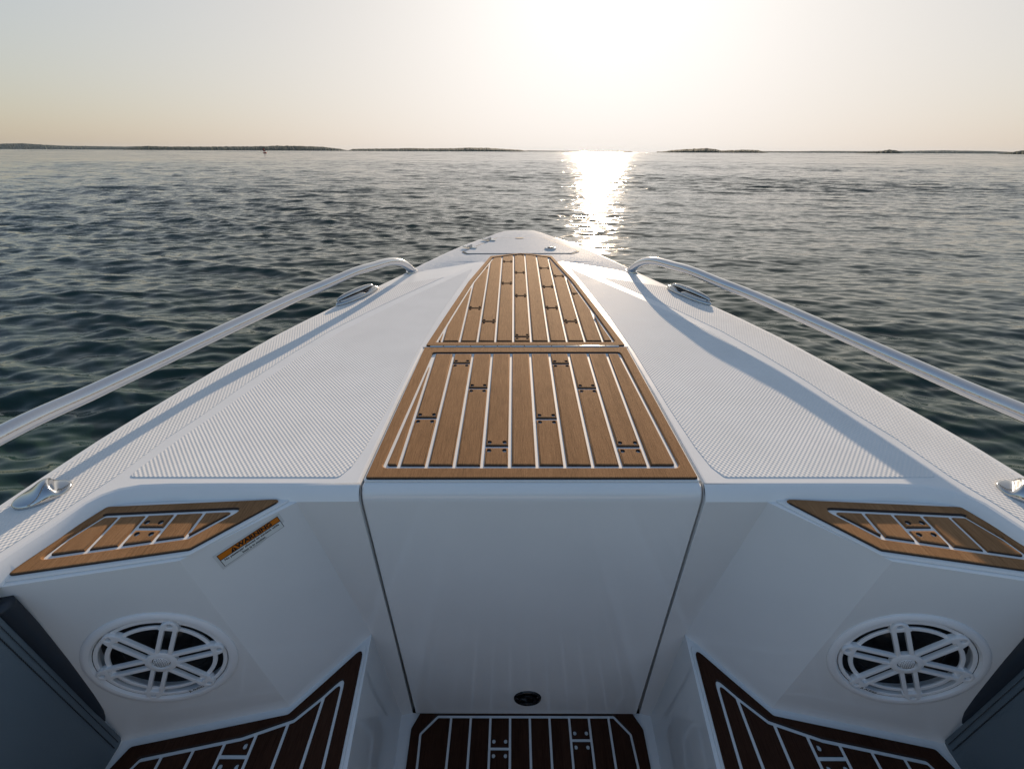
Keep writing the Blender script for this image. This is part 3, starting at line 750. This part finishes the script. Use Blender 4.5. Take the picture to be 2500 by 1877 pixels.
# ---- speakers
def speaker(s):
    mt = SPM[s] @ Matrix.Diagonal((s*-1, 1, 1, 1)) if s > 0 else SPM[s]
    # local x towards the centreline for both sides
    mt = SPM[s].copy()
    sgn = 1 if (mt.to_3x3() @ Vector((1, 0, 0))).x*(-s) > 0 else -1
    mt = mt @ Matrix.Diagonal((sgn, 1, 1, 1))
    V, F = xf(lathe([(.1275, -.001), (.127, .002), (.124, .0045), (.116, .0055), (.1125, .0045), (.1105, .001), (.1090, -.006), (.1090, -.03)], 64), mt)
    fl = mk('speaker', V, F, 'plastic', boat, smooth=True, auto=40)
    fl['label'] = 'white round loudspeaker let into the %s cockpit wall' % ('left' if s < 0 else 'right')
    mt0 = mt; mt = mt @ Matrix.Diagonal((1.115, 1.115, 1, 1))
    # driver behind the grille
    V, F = xf(lathe([(.0, -.026), (.018, -.028), (.030, -.040), (.060, -.026), (.066, -.020), (.072, -.026), (.078, -.026), (.0985, -.026)], 48), mt)
    mk('cone', V, F, 'cone', fl, smooth=True, auto=50)
    mb = MB()
    def ring(r0, r1, z0, z1, n=64):
        p = [(r0, z0), (r0, z1-.001), (r0+.001, z1), (r1-.001, z1), (r1, z1-.001), (r1, z0)]; mb.add(*lathe(p, n))
    ring(.0905, .0970, -.006, .001); ring(.0745, .0815, -.003, .0005)
    def bar(a, w0, r0, r1, off, zt=.0065, wid=.0068):
        d = Vector((math.sin(a), math.cos(a))); n_ = Vector((d.y, -d.x))
        P = []
        for r, o in ((r0, -wid/2), (r1, -wid/2), (r1, wid/2), (r0, wid/2)): q = d*r+n_*(off+o); P.append((q.x, q.y))
        slab(mb, P, -.0005, zt, .0016)
    for k in range(6):
        a = rad(25.5)+k*math.pi/3
        bar(a, 0, .017, .088, -.0092); bar(a, 0, .017, .088, .0092)
        d = Vector((math.sin(a), math.cos(a)))
        q = d*.0875; n_ = Vector((d.y, -d.x))
        P = [tuple(d*.079-n_*.0145), tuple(d*.079+n_*.0145), tuple(d*.093+n_*.0105), tuple(d*.0985+n_*.004), tuple(d*.0985-n_*.004), tuple(d*.093-n_*.0105)]
        slab(mb, P, -.004, .0068, .0018, holes=[circ(tuple(d*.0905), .0042, 12)])
    V_, F_ = lathe([(.0135, .004), (.0145, .0075), (.022, .0075), (.024, .006), (.024, -.001)], 24); mb.add(V_, F_)
    mb.V = [mt @ v for v in mb.V]; mb.build('grille', 'plastic', fl, smooth=True, auto=35)
    # perforated tweeter cap
    mb = MB()
    V_, F_ = lathe([(0, .0085), (.006, .0082), (.0115, .0068), (.0125, .004)], 24); mb.add(V_, F_)
    for i in range(-4, 5):
        for j in range(-4, 5):
            x, y = (i+(j % 2)*.5)*.0027, j*.0024; rr = math.hypot(x, y)
            if rr < .0102: mb.add(*xf(lathe([(0, .0001), (.00085, .0001)], 7), Matrix.Translation((x, y, .0086-rr*rr*14))), 1)
    mb.V = [mt @ v for v in mb.V]; mb.build('tweeter', ['plastic', 'black'], fl, smooth=True, auto=60)
    for k in range(6):
        a = rad(25.5)+k*math.pi/3
        V, F = xf(lathe([(0, 0), (.0015, .0006), (.0036, .0002), (.004, -.002)], 12), mt @ Matrix.Translation((math.sin(a)*.0905, math.cos(a)*.0905, -.0005)))
        mk('screw', V, F, 'chrome', fl, smooth=True)
    # maker's badge low on the rim
    mw = SPM[s]; x = .0295 if s < 0 else -.0295
    ang = rad(17 if s < 0 else -17)
    mloc = mw @ Matrix.Translation((x, -.0985, .0024)) @ Matrix.Rotation(ang, 4, 'Z')
    V, F = xf(box((0, 0, 0), (.034, .0075, .0012)), mloc); bd = mk('badge', V, F, 'plastic', fl)
    me = text_mesh('JL AUDIO', .0064, mloc @ Matrix.Translation((0, 0, .0009)), 'ink', .00008, 1.15)
    join_meshes('lettering', [me], bd)
for s in (-1, 1): speaker(s)

# ---- warning label
def sticker():
    a, b_, c = Vector((-.476, .608, -.0865)), Vector((-.559, .535, -.0605)), Vector((-.479, .608, -.057))
    T1, B1, B2 = Vector((-.45, .626, ZSH)), Vector((-.593, .494, ZSH)), Vector((-.517, .474, ZS))
    T2 = Vector((-.383, .633, ZS)); n = ((B1-T2).cross(B2-T1)).normalized(); n = n if n.y < 0 else -n
    # facet is very slightly twisted: take the plane at the label itself
    ctr = Vector((-.5175, .5715, -.074))
    e = (T1-B1); f1 = (T1-B1); tpos = .5
    def on(u, v): return (B1.lerp(T1, u)).lerp(B2.lerp(T2, u), v)
    ux = (on(.85, .058)-on(.2, .100)).normalized(); pc_ = on(.515, .068)
    n = (on(.6, .09)-on(.4, .09)).cross(on(.5, .14)-on(.5, .04)).normalized(); n = n if n.y < 0 else -n
    ex = (ux-n*ux.dot(n)).normalized(); ex = ex if ex.x > 0 else -ex
    # label runs up towards the centreline along the shelf edge
    ey = n.cross(ex); ey = ey if ey.z > 0 else -ey
    ex = ey.cross(n)
    mt = Matrix(((ex.x, ey.x, n.x, pc_.x), (ex.y, ey.y, n.y, pc_.y), (ex.z, ey.z, n.z, pc_.z), (0, 0, 0, 1))) @ Matrix.Translation((0, 0, .0012))
    W, H = .110, .0285
    V, F = xf(box((0, 0, 0), (W+.010, H+.008, .0005)), mt); st = mk('warning_label', V, F, 'film', boat)
    st['label'] = 'orange and white warning label stuck under the left shelf pad'
    mb = MB()
    mb.add(*box((0, 0, .0005), (W, H, .0003)), 0)
    mb.add(*box((0, -H*.215, .0009), (W-.0020, H*.57-.0016, .0003)), 1)
    mb.add(*box((0, H*.285, .0009), (W-.0020, H*.43-.0018, .0003)), 2)
    mb.V = [mt @ v for v in mb.V]; mb.build('printed_panel', ['ink', 'label', 'orange'], st)
    tx = [text_mesh('WARNING', .0118, mt @ Matrix.Translation((.0085, H*.285, .0012)), 'ink', .00045, 1.12),
          text_mesh('No passenger allowed on sundeck while', .0062, mt @ Matrix.Translation((0, -H*.075, .0012)), 'ink', .00012, .98),
          text_mesh('boat is in motion.', .0062, mt @ Matrix.Translation((0, -H*.335, .0012)), 'ink', .00012, .98)]
    join_meshes('lettering', tx, st)
    mb = MB(); P = rnd([(-.0345, H*.285-.0048), (-.0235, H*.285-.0048), (-.029, H*.285+.0048)], .0006, 2)
    slab(mb, P, .0011, .0014, .0001, i=0)
    mb.add(*box((-.029, H*.285, .0016), (.0012, .0038, .0002)), 1); mb.add(*box((-.029, H*.285-.0033, .0016), (.0012, .0011, .0002)), 1)
    mb.V = [mt @ v for v in mb.V]; mb.build('hazard_symbol', ['ink', 'orange'], st)
sticker()

# ---- handrails
def rails():
    P = [(-.486, 2.055, -.03), (-.497, 2.022, -.006), (-.512, 1.980, .030), (-.533, 1.935, .056), (-.559, 1.880, .071), (-.594, 1.800, .079), (-.638, 1.700, .087), (-.6965, 1.566, .086), (-.761, 1.414, .087), (-.867, 1.065, .095),
         (-.930, .826, .104), (-.958, .652, .119), (-.985, .35, .130), (-1.0, -.1, .135), (-1.0, -.6, .130), (-.985, -.78, .09), (-.98, -.84, -.03)]
    for s in (-1, 1):
        V, F = tube([(p[0]*-s, p[1], p[2]) for p in spline(P, 10)], .0168, 28)
        r = mk('handrail', V, F, 'rail', boat, smooth=True)
        for (x, y, z) in ((P[1]), (P[-1])):
            zz = band_z(x, y)+.001
            V, F = xf(lathe([(0, .0015), (.0215, .0015), (.025, .0008), (.0255, -.002)], 28, 1, 1.3), Matrix.Translation((-s*x, y+.004, zz)))
            mk('foot_gasket', V, F, 'rail', r, smooth=True, auto=40)
rails()

# ---- mooring cleats and deck lights
def ellipse_body(prof, n=48, a=.11, b_=.023, p=2.6):
    V, F = [], []; m = len(prof)
    for k in range(n):
        th = 2*math.pi*k/n; c, s_ = math.cos(th), math.sin(th)
        for f, z in prof:
            V.append((a*f*abs(c)**(.92)*(1 if c > 0 else -1), b_*f*abs(s_)**(1.15)*(1 if s_ > 0 else -1), z))
    for k in range(n):
        k2 = (k+1) % n
        for j in range(m-1): F.append((k*m+j, k2*m+j, k2*m+j+1, k*m+j+1))
    return V, F
def cleat(s):
    ang = math.atan2(.195, -s*.098) ; c = (s*.642, 1.692, band_z(.642, 1.692)+.0015)
    mt = Matrix.Translation(c) @ Matrix.Rotation(ang, 4, 'Z')
    V, F = xf(ellipse_body([(1, 0), (1.02, .003), (1.0, .008), (.94, .012), (.86, .0135), (.80, .012), (0, .012)], 56, .112, .029), mt)
    cl = mk('cleat', V, F, 'chrome', boat, smooth=True, auto=50)
    # raised folding arm, outboard half, over a dark pocket
    V, F = xf(ellipse_body([(1, .0136), (.96, .0146), (0, .0146)], 30, .084, .0175), mt)
    mk('pocket', V, F, 'black', cl)
    oy = .0085*(1 if s < 0 else -1)
    arm = []
    n = 26
    VV, FF = [], []
    for i in range(n+1):
        x = -.098+.196*i/n; e = math.sqrt(max(0, 1-(x/.0985)**2)); wd = .0115*e**.8+.0005; h = .014+.0170*e**.7
        for k in range(10):
            th = 2*math.pi*k/10; VV.append((x, oy+wd*math.cos(th), h*.62+h*.38*math.sin(th)))
    for i in range(n):
        for k in range(10): k2 = (k+1) % 10; FF.append((i*10+k, i*10+k2, (i+1)*10+k2, (i+1)*10+k))
    V, F = xf((VV, FF), mt); mk('cleat_arm', V, F, 'chrome', cl, smooth=True)
    # inboard lip with its finger notch
    VV, FF = [], []
    for i in range(n+1):
        x = -.096+.192*i/n; e = math.sqrt(max(0, 1-(x/.099)**2)); yy = -(1 if s < 0 else -1)*(.0195*e+.001)
        notch = math.exp(-((x-.030)/.016)**2); h = .016+.005*e-.012*notch
        for k in range(8):
            th = 2*math.pi*k/8; VV.append((x, yy+(.0045*e+.001)*math.cos(th), h*.7+h*.3*math.sin(th)))
    for i in range(n):
        for k in range(8): k2 = (k+1) % 8; FF.append((i*8+k, i*8+k2, (i+1)*8+k2, (i+1)*8+k))
    V, F = xf((VV, FF), mt); mk('cleat_lip', V, F, 'chrome', cl, smooth=True)
for s in (-1, 1): cleat(s)
def deck_light(s):
    c = (s*.923, .622, band_z(.923, .622)+.0008); ang = math.atan2(.67, -s*.75)
    mt = Matrix.Translation(c) @ Matrix.Rotation(ang, 4, 'Z')
    n, m = 64, 22; VV, FF = [], []
    for i in range(m+1):
        f = i/m
        for k in range(n):
            th = 2*math.pi*k/n; x, y = .043*math.cos(th), .031*math.sin(th)
            if i == 0: z, q = 0, 1.
            elif i == 1: z, q = .006, 1.
            else:
                q = max(0, 1-(i-1)/(m-1)); xx = x*q/.043
                dome = (1-q**2.6)
                crest = .32+.10*(y*q/.031)**2
                hh_ = .0185*math.exp(-((xx-crest)/.62)**2) if xx < crest else .0185*math.exp(-((xx-crest)/.13)**2)
                z = .0065+dome**.6*(.0045+hh_)
            VV.append((x*q, y*q, z))
    for i in range(m):
        for k in range(n): k2 = (k+1) % n; FF.append((i*n+k, i*n+k2, (i+1)*n+k2, (i+1)*n+k))
    V, F = xf((VV, FF), mt); o = mk('navigation_light', V, F, 'chrome', boat, smooth=True, auto=60)
    o['label'] = 'small oval chrome light on the %s side deck' % ('left' if s < 0 else 'right')
for s in (-1, 1): deck_light(s)

# ---- anchor locker on the foredeck
def locker():
    P = [(-.286, 2.297), (-.264, 2.262), (.250, 2.262), (.286, 2.305), (.127, 2.572), (-.127, 2.572)]
    mb = MB(); slab(mb, rnd(P, .012), .0008, .0028, .001, i=0); slab(mb, rnd(inset(P, -.009), .016), .0004, .0010, .0002, i=1)
    lo = mb.build('anchor_locker_lid', ['nonskid_bow', 'dark'], boat, smooth=True, auto=35)
    mb = MB()
    for q, (x, y) in enumerate(((-.262, 2.372), (-.171, 2.525))):
        mt = Matrix.Translation((x, y, .0062)) @ Matrix.Rotation(rad(-28), 4, 'Z'); mb = MB()
        for sx in (-1, 1):
            Q = rnd([(sx*.004, -.017), (sx*.040, -.007), (sx*.040, .007), (sx*.004, .017)], .004)
            slab(mb, Q, -.002, .0015, .0008, holes=[circ((sx*.016, -.006), .0022, 8), circ((sx*.026, .003), .0022, 8)])
        for k in range(3): mb.add(*tube([(0, -.018+k*.0125, .005), (0, -.018+k*.0125+.011, .005)], .0048, 12))
        mb.V = [mt @ v for v in mb.V]; mb.build('hinge', 'chrome', lo, smooth=True, auto=40)
    mt = Matrix.Translation((.151, 2.345, .0036))
    V, F = xf(lathe([(0, .001), (.016, .001), (.018, .0045), (.026, .0055), (.029, .0035), (.0295, 0)], 36), mt)
    la = mk('latch', V, F, 'chrome', lo, smooth=True, auto=50)
    V, F = xf(ellipse_body([(1, .0015), (1, .005), (.9, .0065), (0, .0068)], 20, .015, .007), mt @ Matrix.Rotation(rad(30), 4, 'Z')); mk('pull_ring', V, F, 'black', la, smooth=True)
    V, F = xf(lathe([(0, .0004), (.024, .0004)], 24, 1, .55), Matrix.Translation((-.004, 2.560, .0039))); mk('rope_notch', V, F, 'dark', lo)
locker()

# ---- bow seat backrests
def backrest(s):
    X = .826; Y1 = .414; Y0 = -1.6
    sec = [(X, ZS+.012), (X, -.06), (X+.012, -.02), (X+.06, -.012), (X+.06, ZS+.012)]
    r = .020
    V, F = [], []
    ys = [(Y0, 0)]+[(Y1-.016, 0), (Y1-.006, .002), (Y1-.001, .006), (Y1, .011)]
    for y, d in ys:
        for (x, z) in ((X+d, ZS+.010+d*.3), (X+d, -.3), (X+d, -.04), (X+.02+d*.4, -.012-d*.3), (X+.055, -.012-d*.3), (X+.055, ZS+.010)): V.append((s*x, y, z))
    m = 6; F = [(i*m+j, i*m+(j+1) % m, (i+1)*m+(j+1) % m, (i+1)*m+j) for i in range(len(ys)-1) for j in range(m)]
    F += [tuple(range(m)), tuple(range((len(ys)-1)*m, len(ys)*m))]
    b_ = mk('backrest', V, F, 'vinyl', boat, smooth=True, auto=40)
    mb = MB()
    for yy, rr in ((Y1-.022, .0009), (Y1-.012, .0006)):
        z = ZS+.02
        while z < -.05:
            mb.add(*tube([(s*(X-.0004), yy, z), (s*(X-.0008), yy+.0006, z+.0036), (s*(X-.0004), yy, z+.0052)], rr, 5)); z += .0058
    mb.build('stitching', 'thread', b_)
    # added dark roll standing for the shade and reflection between cushion and wall
    pth = [(s*(X+.022), Y1+.012, ZS+.060), (s*(X+.020), Y1+.010, ZS+.10), (s*(X+.018), Y1+.012, -.3), (s*(X+.018), Y1+.014, -.12), (s*(X+.020), Y1+.014, -.045)]
    sp_ = spline(pth, 6); rs = [.009+.010*min(1, i/7) for i in range(len(sp_))]
    V, F = tube(sp_, .024, 18, rs=rs); mk('gap_shade_roll', V, F, 'gap_shade', b_, smooth=True)
for s in (-1, 1): backrest(s)

# ---- unseen helm and screen, added to block sky light and bounce fill forward
def helm_block():
    mb = MB()
    P = [(-.62, ZF), (-.62, -.02), (-.68, .10), (-1.15, .16), (-1.35, .02), (-1.35, ZF)]
    V = [(-.80, y, z) for y, z in P]+[(.80, y, z) for y, z in P]; n = len(P)
    mb.add(V, [(i, (i+1) % n, n+(i+1) % n, n+i) for i in range(n)]+[tuple(range(n)), tuple(range(n, 2*n))])
    c = mb.build('unseen_helm_block', 'helm_bounce', boat, bevel=.03, seg=4)
    pts = [(-.88, -.95, .03), (-.80, -.72, .06), (-.5, -.62, .09), (0, -.58, .10), (.5, -.62, .09), (.80, -.72, .06), (.88, -.95, .03)]
    top = [(x*.92, y-.2, z+.26) for x, y, z in pts]
    V = pts+top; m = len(pts)
    o = mk('unseen_screen_block', V, [(i, i+1, m+i+1, m+i) for i in range(m-1)], 'screen_block', boat, smooth=True)
    sm = o.modifiers.new('thick', 'SOLIDIFY'); sm.thickness = .006
    V, F = tube(spline(top, 4), .012, 10); mk('unseen_screen_frame', V, F, 'black', boat, smooth=True)
M['screen_block'] = mat('opaque_dark_block', (.03, .035, .04), .05)  # opaque dark colour of the unseen screen that blocks sky light
helm_block()

# ---- thin evening haze over the water
def haze():
    V, F = box((0, 3000, 34), (24000, 18000, 72))
    o = mk('haze', V, F, [], None)
    m = bpy.data.materials.new('evening_haze'); m.use_nodes = True; t = m.node_tree; t.nodes.clear()
    pv = N(t, "ShaderNodeVolumePrincipled"); pv.inputs["Color"].default_value = (.62, .78, .95, 1)
    pv.inputs["Density"].default_value = 1.9e-5; pv.inputs["Anisotropy"].default_value = .2
    out = N(t, "ShaderNodeOutputMaterial"); t.links.new(pv.outputs[0], out.inputs["Volume"])
    o.data.materials.append(m); o['kind'] = 'stuff'
haze()
